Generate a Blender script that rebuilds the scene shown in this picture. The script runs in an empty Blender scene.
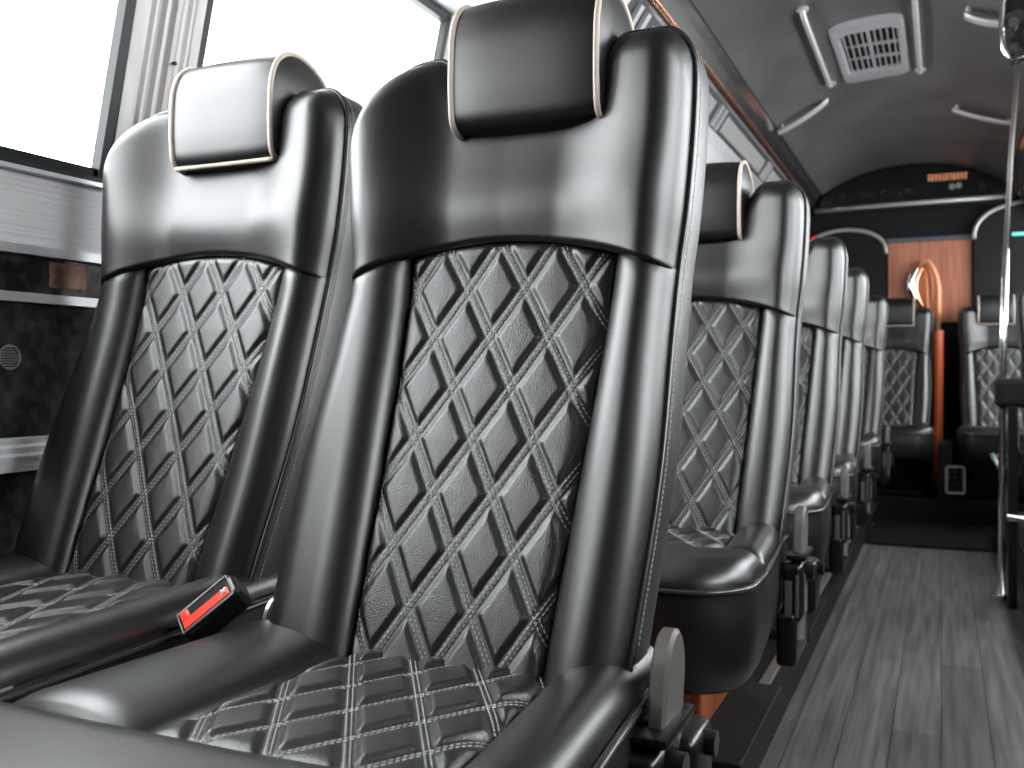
import bpy, bmesh, math, random
from mathutils import Vector, Matrix
random.seed(7)
C = bpy.context.scene
COL = C.collection
E = 0.75            # eye height above the aisle floor; heights below are written relative to the eye
CX = -0.17          # centre line of the bus
PI = math.pi

# ------------------------------------------------------------------ materials
def mat(name, base=(.5,.5,.5), rough=.5, metal=0.0, spec=.5, emit=None, es=1.0, coat=0.0):
    m = bpy.data.materials.new(name); m.use_nodes = True
    b = m.node_tree.nodes['Principled BSDF']
    b.inputs['Base Color'].default_value = (*base, 1)
    b.inputs['Roughness'].default_value = rough
    b.inputs['Metallic'].default_value = metal
    b.inputs['Specular IOR Level'].default_value = spec
    b.inputs['Coat Weight'].default_value = coat
    b.inputs['Coat Roughness'].default_value = .25
    if emit:
        b.inputs['Emission Color'].default_value = (*emit, 1)
        b.inputs['Emission Strength'].default_value = es
    return m

def noise_bump(m, scale, strength, dist=.001, kind='noise', detail=3, stretch=None):
    nt = m.node_tree; b = nt.nodes['Principled BSDF']
    tc = nt.nodes.new('ShaderNodeTexCoord'); mp = nt.nodes.new('ShaderNodeMapping')
    if stretch: mp.inputs['Scale'].default_value = stretch
    nt.links.new(tc.outputs['Object'], mp.inputs['Vector'])
    if kind == 'noise':
        t = nt.nodes.new('ShaderNodeTexNoise'); t.inputs['Scale'].default_value = scale; t.inputs['Detail'].default_value = detail
        out = t.outputs['Fac']
    else:
        t = nt.nodes.new('ShaderNodeTexVoronoi'); t.inputs['Scale'].default_value = scale; out = t.outputs['Distance']
    nt.links.new(mp.outputs['Vector'], t.inputs['Vector'])
    bp = nt.nodes.new('ShaderNodeBump'); bp.inputs['Strength'].default_value = strength; bp.inputs['Distance'].default_value = dist
    nt.links.new(out, bp.inputs['Height']); nt.links.new(bp.outputs['Normal'], b.inputs['Normal'])
    return m

def noise_color(m, c1, c2, scale, stretch=(1,1,1), detail=4, lo=.35, hi=.65, rough=None):
    nt = m.node_tree; b = nt.nodes['Principled BSDF']
    tc = nt.nodes.new('ShaderNodeTexCoord'); mp = nt.nodes.new('ShaderNodeMapping')
    mp.inputs['Scale'].default_value = stretch
    nt.links.new(tc.outputs['Object'], mp.inputs['Vector'])
    t = nt.nodes.new('ShaderNodeTexNoise'); t.inputs['Scale'].default_value = scale; t.inputs['Detail'].default_value = detail
    nt.links.new(mp.outputs['Vector'], t.inputs['Vector'])
    r = nt.nodes.new('ShaderNodeValToRGB')
    r.color_ramp.elements[0].position = lo; r.color_ramp.elements[0].color = (*c1, 1)
    r.color_ramp.elements[1].position = hi; r.color_ramp.elements[1].color = (*c2, 1)
    nt.links.new(t.outputs['Fac'], r.inputs['Fac']); nt.links.new(r.outputs['Color'], b.inputs['Base Color'])
    if rough:
        mr = nt.nodes.new('ShaderNodeMapRange'); mr.inputs['To Min'].default_value = rough[0]; mr.inputs['To Max'].default_value = rough[1]
        nt.links.new(t.outputs['Fac'], mr.inputs['Value']); nt.links.new(mr.outputs['Result'], b.inputs['Roughness'])
    return m

M = {}
M['leather'] = noise_bump(mat('black_leather', (.0032,.0032,.0034), .375, spec=.85), 330, .10, .0006)
M['quilt'] = noise_bump(mat('grained_leather', (.008,.008,.0085), .33, spec=.9), 800, .5, .0006, 'voronoi')
M['back_leather'] = noise_bump(mat('black_side_leather', (.012,.012,.0125), .44, spec=1.0), 300, .12, .0006)
M['thread'] = mat('pale_thread', (.44,.44,.435), .7)
M['piping'] = mat('black_piping', (.03,.03,.032), .25, spec=.6)
M['cream'] = mat('cream_piping', (.55,.46,.38), .45)
M['black'] = mat('black_plastic', (.006,.006,.0065), .28, spec=.4)
M['matte_black'] = mat('matte_black', (.005,.005,.0055), .6, spec=.2)
M['chrome'] = mat('chrome', (.75,.75,.77), .14, 1)
M['steel'] = noise_bump(mat('worn_steel', (.12,.11,.10), .5, .4), 60, .2, .002)
M['alu'] = noise_bump(mat('brushed_aluminium', (.78,.78,.79), .55, .15), 40, .9, .0015, stretch=(1,.02,6))
M['alu2'] = mat('satin_aluminium', (.70,.70,.71), .38, .6)
M['pillar'] = noise_color(mat('painted_pillar', (.5,.49,.48), .45, .35), (.34,.33,.32), (.40,.39,.385), 5, (8,8,.5))
M['rubber'] = mat('dark_rubber', (.016,.020,.020), .5, spec=.3)
M['copper'] = mat('copper', (.80,.40,.24), .25, 1)
M['strap'] = noise_bump(mat('copper_strap', (.70,.30,.14), .45, .2), 60, .3, .003)
M['strap_dark'] = mat('orange_lacquer', (.42,.075,.02), .35, coat=.2)
M['redwood'] = noise_color(mat('orange_wood', (.4,.1,.03), .4), (.26,.06,.02), (.50,.14,.05), 6, (8,8,1))
M['wood'] = noise_color(mat('reddish_wood_veneer', (.4,.14,.07), .45), (.26,.085,.045), (.44,.17,.10), 5, (16,2,.7), 5, .3, .72)
M['ceiling'] = noise_bump(noise_color(mat('grey_headliner', (.10,.10,.105), .42), (.07,.07,.073), (.105,.105,.108), 3, (1.5,1,1), 3), 7, .25, .01)
M['carpet'] = noise_bump(noise_color(mat('dark_wall_carpet', (.02,.02,.02), .9), (.008,.008,.008), (.045,.045,.043), 45, (1,1,1), 6, .4, .7), 300, .6, .002)
M['glossband'] = noise_color(mat('dark_gloss_band', (.02,.02,.02), .2), (.008,.008,.008), (.05,.047,.045), 30, (1,1,1), 6, .45, .7)
M['mat'] = noise_bump(mat('ribbed_mat', (.006,.006,.006), .75, spec=.15), 200, .5, .002)
M['red'] = mat('red_button', (.85,.04,.015), .35, emit=(1,.05,.02), es=.0)
M['white_print'] = mat('white_print', (.8,.8,.8), .5)
M['led'] = mat('orange_led', (.5,.2,.1), .5, emit=(1,.42,.22), es=.5)
M['redled'] = mat('red_led', (.6,.02,.02), .5, emit=(1,.05,.03), es=.9)
M['teal'] = mat('teal_led', (.1,.5,.45), .5, emit=(.25,.85,.75), es=.6)
M['trimgrey'] = mat('grey_trim', (.34,.34,.34), .35, .3)
M['bluegrey'] = mat('blue_grey_trim', (.06,.075,.10), .35)
M['ventgrey'] = mat('grey_vent_plastic', (.30,.30,.31), .35)
M['palegreen'] = mat('pale_green_metal', (.38,.46,.42), .3, .6)
M['panelgrey'] = mat('translucent_grey_panel', (.30,.305,.31), .3, .1)
M['cove'] = mat('light_cove', (.66,.66,.67), .4, .3)
M['outer'] = mat('wall_lining', (.12,.12,.12), .6)

def floor_mat():
    m = mat('dark_plank_vinyl', (.1,.1,.1), .42)
    nt = m.node_tree; b = nt.nodes['Principled BSDF']
    tc = nt.nodes.new('ShaderNodeTexCoord')
    mp = nt.nodes.new('ShaderNodeMapping'); mp.inputs['Rotation'].default_value = (0,0,PI/2)
    nt.links.new(tc.outputs['Object'], mp.inputs['Vector'])
    br = nt.nodes.new('ShaderNodeTexBrick'); br.inputs['Scale'].default_value = 1
    br.inputs['Brick Width'].default_value = 1.1; br.inputs['Row Height'].default_value = .095
    br.inputs['Mortar Size'].default_value = .0012
    br.inputs['Color1'].default_value = (.068,.067,.067,1); br.inputs['Color2'].default_value = (.10,.099,.098,1)
    br.inputs['Mortar'].default_value = (.008,.008,.008,1)
    nt.links.new(mp.outputs['Vector'], br.inputs['Vector'])
    mp2 = nt.nodes.new('ShaderNodeMapping'); mp2.inputs['Scale'].default_value = (40,1.6,1)
    nt.links.new(tc.outputs['Object'], mp2.inputs['Vector'])
    n = nt.nodes.new('ShaderNodeTexNoise'); n.inputs['Scale'].default_value = 1.6; n.inputs['Detail'].default_value = 6
    nt.links.new(mp2.outputs['Vector'], n.inputs['Vector'])
    r = nt.nodes.new('ShaderNodeValToRGB'); r.color_ramp.elements[0].position = .35; r.color_ramp.elements[1].position = .68
    r.color_ramp.elements[0].color = (.62,.62,.62,1); r.color_ramp.elements[1].color = (1.5,1.48,1.47,1)
    nt.links.new(n.outputs['Fac'], r.inputs['Fac'])
    mx = nt.nodes.new('ShaderNodeMix'); mx.data_type = 'RGBA'; mx.blend_type = 'MULTIPLY'; mx.inputs['Factor'].default_value = 1
    nt.links.new(br.outputs['Color'], mx.inputs['A']); nt.links.new(r.outputs['Color'], mx.inputs['B'])
    nt.links.new(mx.outputs['Result'], b.inputs['Base Color'])
    bp = nt.nodes.new('ShaderNodeBump'); bp.inputs['Strength'].default_value = .15; bp.inputs['Distance'].default_value = .002
    nt.links.new(n.outputs['Fac'], bp.inputs['Height']); nt.links.new(bp.outputs['Normal'], b.inputs['Normal'])
    return m
M['floor'] = floor_mat()

def glass_mat():
    m = bpy.data.materials.new('window_glass'); m.use_nodes = True
    nt = m.node_tree; nt.nodes.clear()
    o = nt.nodes.new('ShaderNodeOutputMaterial'); mx = nt.nodes.new('ShaderNodeMixShader')
    lw = nt.nodes.new('ShaderNodeLayerWeight'); lw.inputs['Blend'].default_value = .5
    pw = nt.nodes.new('ShaderNodeMath'); pw.operation = 'POWER'; pw.inputs[1].default_value = 5
    fr = nt.nodes.new('ShaderNodeMath'); fr.operation = 'MULTIPLY_ADD'; fr.inputs[1].default_value = .9; fr.inputs[2].default_value = .04
    nt.links.new(lw.outputs['Facing'], pw.inputs[0]); nt.links.new(pw.outputs[0], fr.inputs[0])
    t = nt.nodes.new('ShaderNodeBsdfTransparent'); t.inputs['Color'].default_value = (.95,.96,.96,1)
    g = nt.nodes.new('ShaderNodeBsdfGlossy'); g.inputs['Roughness'].default_value = .02
    nt.links.new(fr.outputs[0], mx.inputs[0]); nt.links.new(t.outputs[0], mx.inputs[1]); nt.links.new(g.outputs[0], mx.inputs[2])
    nt.links.new(mx.outputs[0], o.inputs['Surface'])
    return m
M['glass'] = glass_mat()

# ------------------------------------------------------------------ mesh helpers
class MB:
    def __init__(s): s.v = []; s.f = []; s.sm = []
    def add(s, vs, fs, smooth=True):
        o = len(s.v); s.v += [tuple(p) for p in vs]
        s.f += [tuple(i+o for i in f) for f in fs]; s.sm += [smooth]*len(fs)
    def grid(s, rows, smooth=True, flip=False, closed=False):
        n = len(rows[0]); vs = [p for r in rows for p in r]; fs = []
        for j in range(len(rows)-1):
            for i in range(n if closed else n-1):
                a = j*n+i; b = j*n+(i+1) % n; c = (j+1)*n+(i+1) % n; d = (j+1)*n+i
                fs.append((a,d,c,b) if flip else (a,b,c,d))
        s.add(vs, fs, smooth)
    def tube(s, pts, r, n=8, closed=False, cap=True):
        pts = [Vector(p) for p in pts]; N = len(pts); rows = []
        up = None
        for i, p in enumerate(pts):
            if closed: t = pts[(i+1) % N]-pts[i-1]
            else: t = pts[min(i+1, N-1)]-pts[max(i-1, 0)]
            t.normalize()
            if up is None:
                up = Vector((0,0,1)) if abs(t.z) < .9 else Vector((1,0,0))
            x = t.cross(up)
            if x.length < 1e-6: x = t.orthogonal()
            x.normalize(); up = x.cross(t).normalized()
            rr = r[i] if isinstance(r, (list, tuple)) else r
            rows.append([p + x*(rr*math.cos(2*PI*k/n)) + up*(rr*math.sin(2*PI*k/n)) for k in range(n)])
        if closed: rows.append(rows[0])
        s.grid(rows, closed=True)
        if cap and not closed:
            s.add(rows[0], [tuple(range(n))]); s.add(rows[-1], [tuple(range(n-1, -1, -1))])
    def box(s, lo, hi, bev=0.0, seg=2, rot=None):
        bm = bmesh.new(); bmesh.ops.create_cube(bm, size=1)
        c = [(a+b)/2 for a, b in zip(lo, hi)]; d = [abs(b-a) for a, b in zip(lo, hi)]
        for v in bm.verts: v.co = Vector((v.co.x*d[0], v.co.y*d[1], v.co.z*d[2]))
        if bev: bmesh.ops.bevel(bm, geom=bm.edges[:], offset=min(bev, min(d)*.49), segments=seg, profile=.5, affect='EDGES')
        if rot: bmesh.ops.rotate(bm, verts=bm.verts, cent=(0,0,0), matrix=rot)
        bm.verts.index_update()
        s.add([v.co+Vector(c) for v in bm.verts], [[v.index for v in f.verts] for f in bm.faces], False)
        bm.free()
    def prism(s, poly, axis, a, b, smooth=False):
        """poly of 2D points extruded along axis 'x','y','z' from a to b"""
        def P(u, v, w): return {'x': (w,u,v), 'y': (u,w,v), 'z': (u,v,w)}[axis]
        n = len(poly)
        vs = [P(u,v,a) for u, v in poly] + [P(u,v,b) for u, v in poly]
        s.add(vs, [tuple(range(n)), tuple(range(2*n-1, n-1, -1))], False)
        s.add(vs, [(i, (i+1) % n, n+(i+1) % n, n+i) for i in range(n)], smooth)
    def build(s, name, m, parent=None, sharp=None, off=(0,0,0), weld=True):
        me = bpy.data.meshes.new(name)
        ox, oy, oz = off
        me.from_pydata([(x-ox, y-oy, z-oz) for x, y, z in s.v], [], s.f); me.validate()
        me.materials.append(m)
        for p, q in zip(me.polygons, s.sm): p.use_smooth = q
        bm = bmesh.new(); bm.from_mesh(me)
        if weld: bmesh.ops.remove_doubles(bm, verts=bm.verts, dist=1e-5)
        bmesh.ops.recalc_face_normals(bm, faces=bm.faces)
        bm.to_mesh(me); bm.free()
        if sharp is not None: me.set_sharp_from_angle(angle=math.radians(sharp))
        o = bpy.data.objects.new(name, me); COL.objects.link(o)
        if parent: o.parent = parent
        return o

def tag(o, label=None, cat=None, group=None, kind=None):
    if label: o['label'] = label
    if cat: o['category'] = cat
    if group: o['group'] = group
    if kind: o['kind'] = kind
    return o
def empty(name, loc=(0,0,0), **k):
    o = bpy.data.objects.new(name, None); COL.objects.link(o); o.location = loc; o.empty_display_size = .05
    return tag(o, **k)
def struct(o): o['kind'] = 'structure'; return o
def kids(o): return [c for c in bpy.data.objects if c.parent == o]
def copy_tree(o, parent=None, skip=()):
    c = o.copy(); COL.objects.link(c)
    if parent: c.parent = parent
    for ch in kids(o):
        if ch.name.split('.')[0] in skip: continue
        copy_tree(ch, c, skip)
    return c
def z(h): return h+E

def lerp_table(tab, x):
    """smooth interpolation in a table of (x, value) pairs"""
    if x <= tab[0][0]:
        (x0,a),(x1,b) = tab[0], tab[1]; return a+(b-a)*(x-x0)/(x1-x0)
    if x >= tab[-1][0]:
        (x0,a),(x1,b) = tab[-2], tab[-1]; return b+(b-a)*(x-x1)/(x1-x0)
    for i in range(len(tab)-1):
        if tab[i][0] <= x <= tab[i+1][0]:
            x0, p1 = tab[i]; x1, p2 = tab[i+1]; h = x1-x0; t = (x-x0)/h
            m1 = (p2-tab[i-1][1])/(x1-tab[i-1][0]) if i > 0 else (p2-p1)/h
            m2 = (tab[i+2][1]-p1)/(tab[i+2][0]-x0) if i+2 < len(tab) else (p2-p1)/h
            return ((2*t**3-3*t**2+1)*p1 + (t**3-2*t**2+t)*h*m1 + (-2*t**3+3*t**2)*p2 + (t**3-t**2)*h*m2)
def EDG(d, R):
    q = min(max(d/R, 0), 1); return math.sqrt(max(0, 1-(1-q)**2))
def SS(a, b, x):
    t = min(max((x-a)/(b-a), 0), 1); return t*t*(3-2*t)
def lin(a, b, n): return [a+(b-a)*i/(n-1) for i in range(n)]
def cosp(a, b, n, w=.75):
    out = []
    for i in range(n):
        t = i/(n-1); u = .5-.5*math.cos(PI*t); out.append(a+(b-a)*(t*(1-w)+u*w))
    return out

# ------------------------------------------------------------------ coach seat (local frame: x across, y depth with front = -y, z height relative to the eye)
YS = [(-.34,-.045),(-.25,-.012),(-.10,.055),(.02,.105),(.11,.135),(.20,.150),(.30,.160),(.40,.170)]
HWT = [(-.34,.186),(-.25,.193),(-.10,.200),(.04,.198),(.11,.199),(.18,.205),(.28,.210),(.40,.210)]
HW = .210
def ysp(h): return lerp_table(YS, h)
def hw(h): return lerp_table(HWT, h)
def hwl(h): return hw(h) + lerp_table([(-.34,.006),(-.1,.004),(.04,-.004),(.11,-.010),(.2,-.006),(.3,-.002),(.4,-.002)], h)
def hws(x, h): return hw(h) if x > 0 else hwl(h)
QX = .012          # the quilted panel sits a little towards the aisle
def zarc(x): return .108+.040*(1-(x/.2)**2)
def ztop(x):
    a = abs(x); RW, RD = (.034, .055) if x > 0 else (.105, .135)
    zz = .296 + (.369-.296)*(SS(.070, .138, x) if x > 0 else SS(.030, .095, a))
    if a > HW-RW:
        q = min((a-(HW-RW))/RW, 1); zz -= RD*(1-math.sqrt(max(0, 1-q*q)))
    return zz
AX, AZ, X0, Z0 = .034, .054, -.0105, .041
def pad(x, v):
    """height of the quilted pads: 0 in the stitched channels, 1 on a pad"""
    a = (x-X0)/AX; b = (v-Z0)/AZ
    p = (a+b)/2; q = (a-b)/2
    k = 2/math.sqrt(1/AX**2+1/AZ**2)
    d1 = abs(p-round(p))*k; d2 = abs(q-round(q))*k
    f = lambda d: .30*(1-(d/.0042)**2) if d < .0042 else SS(.0040, .0120, d)
    return min(f(d1), f(d2))*(.80+.20*min(1, min(d1, d2)/.022))
XQ = lambda h: lerp_table([(-.33,.102),(-.2,.108),(0,.118),(.15,.126)], h)
ZB = -.325
def hquilt(x, h):
    xs = XQ(h)-abs(x-QX); zt = zarc(x)-h
    return .003 + .012*EDG(xs, .022)*EDG(zt, .012) + .0046*pad(x-QX, h)*EDG(xs-.001, .008)*EDG(zt-.001, .008)
def Pq(x, h): return Vector((x, ysp(h)-hquilt(x, h), h))
def hband(x, h):
    a = abs(x)/HW
    de = (HW-abs(x)); dz = ztop(x)-h; db = h-zarc(x)
    base = .015 + .030*SS(.30, .85, a) - .004*(1-a)
    g = .012*math.exp(-((h-.19)/.05)**2)*(1-a*a)
    return (base+g)*EDG(de, .040)*EDG(dz, .036)**.9*EDG(db+.003, .010)

def stitch_row(mb, pts, nrm, L=.0040, gap=.0016, w=.00055, t=.0008):
    """short raised stitches along a polyline with a normal per point"""
    acc = 0; segs = []; start = 0
    ds = [0]
    for i in range(1, len(pts)): ds.append(ds[-1]+(pts[i]-pts[i-1]).length)
    def at(s):
        for i in range(1, len(ds)):
            if ds[i] >= s:
                k = (s-ds[i-1])/max(ds[i]-ds[i-1], 1e-9)
                return pts[i-1].lerp(pts[i], k), nrm[i-1].lerp(nrm[i], k).normalized()
        return pts[-1], nrm[-1]
    s = 0
    while s+L < ds[-1]:
        a, n = at(s); b, _ = at(s+L); d = (b-a)
        if d.length > 1e-6:
            d.normalize(); sd = d.cross(n)*w; up = n*t; dn = n*(-.0004)
            vs = [a+sd+dn, a-sd+dn, b-sd+dn, b+sd+dn, a+sd*.6+up*.6+d*.0004, a-sd*.6+up*.6+d*.0004, b-sd*.6+up*.6-d*.0004, b+sd*.6+up*.6-d*.0004]
            mb.add(vs, [(4,5,6,7),(0,4,7,3),(1,2,6,5),(0,1,5,4),(3,7,6,2)], False)
        s += L+gap

def quilt_stitches(mb, P, inside, qx, vr, off=.0042):
    """two rows each side of every lattice line over surface P(x, v)"""
    for fam in (1, -1):
        k = -14
        while k <= 14:
            for sgn in (-1, 1):
                pts = []; nr = []
                def flush():
                    if len(pts) > 3: stitch_row(mb, pts[:], nr[:])
                    pts.clear(); nr.clear()
                v = vr[0]
                while v <= vr[1]:
                    # (x-X0)/AX + fam*(v-Z0)/AZ = 2k
                    x = qx+X0+AX*(2*k-fam*(v-Z0)/AZ) + sgn*off*.5*math.sqrt(AX**2+AZ**2)/AZ
                    if inside(x, v):
                        p = P(x, v); e = .0008
                        n = (P(x+e, v)-P(x-e, v)).cross(P(x, v+e)-P(x, v-e)).normalized()
                        if n.dot(NREF) < 0: n = -n
                        pts.append(p); nr.append(n)
                    else: flush()
                    v += .0025
                flush()
            k += 1
SEAT_ORG = (0, 0, -.62)
def B(mb, name, m, parent, sharp=None): return mb.build(name, m, parent, sharp, off=SEAT_ORG)

seat = empty('coach_seat')
# quilted centre panel of the backrest
mb = MB(); rows = []
for t in lin(0, 1, 230):
    r = []
    for s_ in lin(-1, 1, 120):
        hb = ZB; xx = s_
        # iterate the column height because the side seam leans
        h = ZB+(zarc(s_*.125+QX)-ZB)*t
        x = s_*XQ(h)+QX; h = min(h, zarc(x)); r.append(Pq(x, h))
    rows.append(r)
mb.grid(rows)
quilt = B(mb, 'quilted_back_panel', M['quilt'], seat)
NREF = Vector((0,-1,0))
mb = MB()
quilt_stitches(mb, Pq, lambda x, v: abs(x-QX) < XQ(v)-.001 and v < zarc(x)-.001, QX, (ZB+.015, .16))
B(mb, 'stitching', M['thread'], quilt)
# backrest bolsters
for sg in (-1, 1):
    mb = MB(); rows = []
    for t in cosp(0, 1, 60, .5):
        r = []
        for s_ in cosp(0, 1, 40, .85):
            h = ZB+(zarc(.16)-.001-ZB)*t
            xa, xb = XQ(h)+sg*QX, (hw(h) if sg > 0 else hwl(h))
            x = xa+(xb-xa)*s_
            hh = ZB+(zarc(x)-ZB)*t
            d0 = (x-xa); d1 = (xb-x)
            prof = EDG(d0, .044)**.9*EDG(d1, .036)
            bul = .030+.010*SS(-.3, .0, h)
            g = .003*SS(0,1,1-s_)
            e = EDG(zarc(x)-hh+.002, .022)
            r.append((sg*x, ysp(hh)-g-bul*prof*(.78+.22*e)*(1 if t > 0 else 1), hh))
        rows.append(r)
    mb.grid(rows); B(mb, 'side_bolster', M['leather'], seat)
# head band
mb = MB(); rows = []
xs = cosp(-HW, HW, 110, .55)
for t in cosp(0, 1, 60, .6):
    r = []
    for x in xs:
        h = zarc(x)+(ztop(x)-zarc(x))*t
        xx = x*hws(x, h)/HW
        r.append((xx, ysp(h)-hband(x, h), h))
    rows.append(r)
mb.grid(rows); B(mb, 'head_band', M['leather'], seat)
# back shell: outline loop
def outline():
    pts = []
    zs = lin(ZB, ztop(HW), 60)
    for h in lin(ZB, ztop(-HW), 60): pts.append((-hwl(h), h))
    for x in cosp(-HW, HW, 120, .55)[1:-1]:
        h = ztop(x); pts.append((x*hws(x, h)/HW, h))
    for h in reversed(zs): pts.append((hw(h), h))
    return pts
OL = outline()
def oloop(off, y, inset=None):
    out = []; n = len(OL)
    for i, (x, h) in enumerate(OL):
        a = OL[max(i-1, 0)]; b = OL[min(i+1, n-1)]
        t = Vector((b[0]-a[0], b[1]-a[1])).normalized(); nn = Vector((-t.y, t.x))
        out.append(Vector((x+nn.x*off, ysp(h)+y, h+nn.y*off)))
    return out
mb = MB()
prof = [(.0,0),(.0,.004),(.002,.012),(.0025,.03),(.002,.055),(-.002,.078),(-.010,.090),(-.02,.095)]
loops = [oloop(o, y) for o, y in prof]
mb.grid(loops)
mb.add(loops[-1], [tuple(range(len(OL)))], False)
shell = B(mb, 'back_shell', M['back_leather'], seat, 60)
mb = MB(); mb.tube(oloop(.0015, -.001), .0036, 8); B(mb, 'edge_piping', M['piping'], seat)
mb = MB()
lp = oloop(.0037, .0115); nn = []
for i in range(len(lp)):
    t = (lp[min(i+1, len(lp)-1)]-lp[max(i-1, 0)]).normalized(); nn.append(Vector((0,1,0)).cross(t).normalized()*1.0)
nn = [n if n.dot(Vector((p.x, 0, p.z-.0))) > 0 else -n for n, p in zip(nn, lp)]
stitch_row(mb, lp, nn, t=.0009); B(mb, 'stitching', M['thread'], shell)
# headrest
HRW = .086
def hr_profile():
    # closed loop in (y, z): front bottom round, flat front, top over and back
    raw = [(.128,.262),(.100,.272),(.094,.300),(.094,.340),(.098,.375),(.112,.402),(.140,.418),(.175,.417),(.216,.398),(.236,.365),(.234,.325),(.216,.290),(.185,.268),(.150,.258)]
    raw = [(y+.026, h+.009) for y, h in raw]
    n = len(raw); out = []
    for i in range(n):
        p0, p1, p2, p3 = raw[i-1], raw[i], raw[(i+1) % n], raw[(i+2) % n]
        for k in range(6):
            t = k/6
            out.append(tuple(.5*((2*p1[j])+(-p0[j]+p2[j])*t+(2*p0[j]-5*p1[j]+4*p2[j]-p3[j])*t*t+(-p0[j]+3*p1[j]-3*p2[j]+p3[j])*t**3) for j in (0, 1)))
    return out
HP = hr_profile(); hc = (sum(p[0] for p in HP)/len(HP), sum(p[1] for p in HP)/len(HP))
def hloop(x, sc, bul=0):
    return [Vector((x+.029, hc[0]+(p[0]-hc[0])*sc-(bul if p[0] < hc[0] else 0), hc[1]+(p[1]-hc[1])*sc)) for p in HP]
mb = MB()
def hbul(x): return 0.012*(1-(x/HRW)**2)
lps = []
for k in (0, .05, .12, .25, .5, .8, 1):
    lps.append(hloop(-HRW-.010*math.sqrt(max(0, 1-(k)**2))*1.0, max(k, .02)))
for x in lin(-HRW, HRW, 26)[1:-1]: lps.append(hloop(x, 1+.05*(1-(x/HRW)**4)))
for k in (1, .8, .5, .25, .12, .05, 0):
    lps.append(hloop(HRW+.010*math.sqrt(max(0, 1-(k)**2)), max(k, .02)))
mb.grid(lps, closed=True)
headrest = B(mb, 'headrest', M['leather'], seat, 50)
for sg in (-1, 1):
    mb = MB(); mb.tube(hloop(sg*HRW, 1.012), .0036, 8, closed=True); B(mb, 'piping', M['cream'], headrest)
mb = MB()
fb = min(HP, key=lambda p: p[1]+p[0]*.6)
mb.tube([(x+.029, fb[0]-.002, fb[1]-.004) for x in lin(-HRW, HRW, 20)], .0036, 8); hem = B(mb, 'front_piping', M['cream'], headrest)

# cushion
def yfront(x, W):
    a = abs(x); q = max(0, (a-(W-.085))/.085); q = min(q, 1)
    return -.475+.012*(a/W)**2+.080*(1-math.sqrt(max(0, 1-q*q)))
def cw(y): return .203+.022*min(1, max(0, -y/.3))
def cwl(y): return .238+.024*min(1, max(0, -y/.3))
QC = .016
YQ = -.300
ZC = -.290
def XC(y): return .108+.022*SS(0, -.25, y) if False else .108+.018*min(1, max(0, -y/.25))
def hcush(x, y):
    xs = XC(y)-abs(x-QC); yy = y-YQ
    return .002 + .012*EDG(xs, .025)*EDG(yy, .02) + .0055*pad(x-QC, y-.1)*EDG(xs-.001, .008)*EDG(yy-.001, .008) - .012*SS(-.05, .05, y)
def Pc(x, v):  # v = y + .1 so that the same lattice serves
    y = v+.1; return Vector((x, y, ZC+hcush(x, y)))
mb = MB(); rows = []
for y in lin(.06, YQ, 170):
    rows.append([Vector((s_*XC(y)+QC, y, ZC+hcush(s_*XC(y)+QC, y))) for s_ in lin(-1, 1, 120)])
mb.grid(rows); cq = B(mb, 'quilted_seat_panel', M['quilt'], seat)
NREF = Vector((0,0,1)); mb = MB()
quilt_stitches(mb, Pc, lambda x, v: abs(x-QC) < XC(v+.1)-.001 and v+.1 > YQ+.001, QC, (YQ-.1, -.05))
B(mb, 'stitching', M['thread'], cq)
for sg in (-1, 1):
    mb = MB(); rows = []
    for y in cosp(.06, YQ, 50, .4):
        r = []
        for s_ in cosp(0, 1, 36, .8):
            xa, xb = XC(y)+sg*QC, (cw(y) if sg > 0 else cwl(y)); x = xa+(xb-xa)*s_
            wb = xb-xa; pr = EDG(x-xa, wb*.55)*EDG(xb-x, wb*.42)*(.55+.45*EDG(y-YQ, .03))
            r.append((sg*x, y, ZC+.002+.030*pr+.003*s_))
        rows.append(r)
    mb.grid(rows); B(mb, 'cushion_bolster', M['leather'], seat)
mb = MB(); rows = []
W = cw(YQ); WL = cwl(YQ)
for t in cosp(0, 1, 44, .6):
    r = []
    for s_ in cosp(-1, 1, 80, .7):
        Wx = W if s_ > 0 else WL; x = s_*Wx; yf = yfront(x, Wx); y = YQ+(yf-YQ)*t
        pr = EDG((YQ-y), .045)*EDG((y-yf), .060)*EDG(Wx-abs(x), .030)
        r.append((x, y, ZC+.002+.003*abs(s_)+.034*pr-.004*t))
    rows.append(r)
mb.grid(rows); B(mb, 'front_roll', M['leather'], seat)
# cushion outline from rear right round the front to rear left
co = []
for y in lin(.06, YQ, 24): co.append((cw(y), y))
for s_ in cosp(1, -1, 80, .7)[0:]:
    Wx = W if s_ > 0 else WL; x = s_*Wx; yf = yfront(x, Wx)
    if s_ == 1 or s_ == -1:
        for q in (lin(YQ, yf, 8)[1:] if s_ == 1 else lin(yf, YQ, 8)[:-1]): co.append((x, q))
    else: co.append((x, yf))
for y in lin(YQ, .06, 24): co.append((-cwl(y), y))
def cloop(off, h):
    out = []; n = len(co)
    for i, (x, y) in enumerate(co):
        a = co[max(i-1, 0)]; b = co[min(i+1, n-1)]; t = Vector((b[0]-a[0], b[1]-a[1]))
        if t.length < 1e-8: t = Vector((0,-1))
        t.normalize(); nn = Vector((-t.y, t.x))
        out.append(Vector((x+nn.x*off, y+nn.y*off, h)))
    return out
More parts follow.
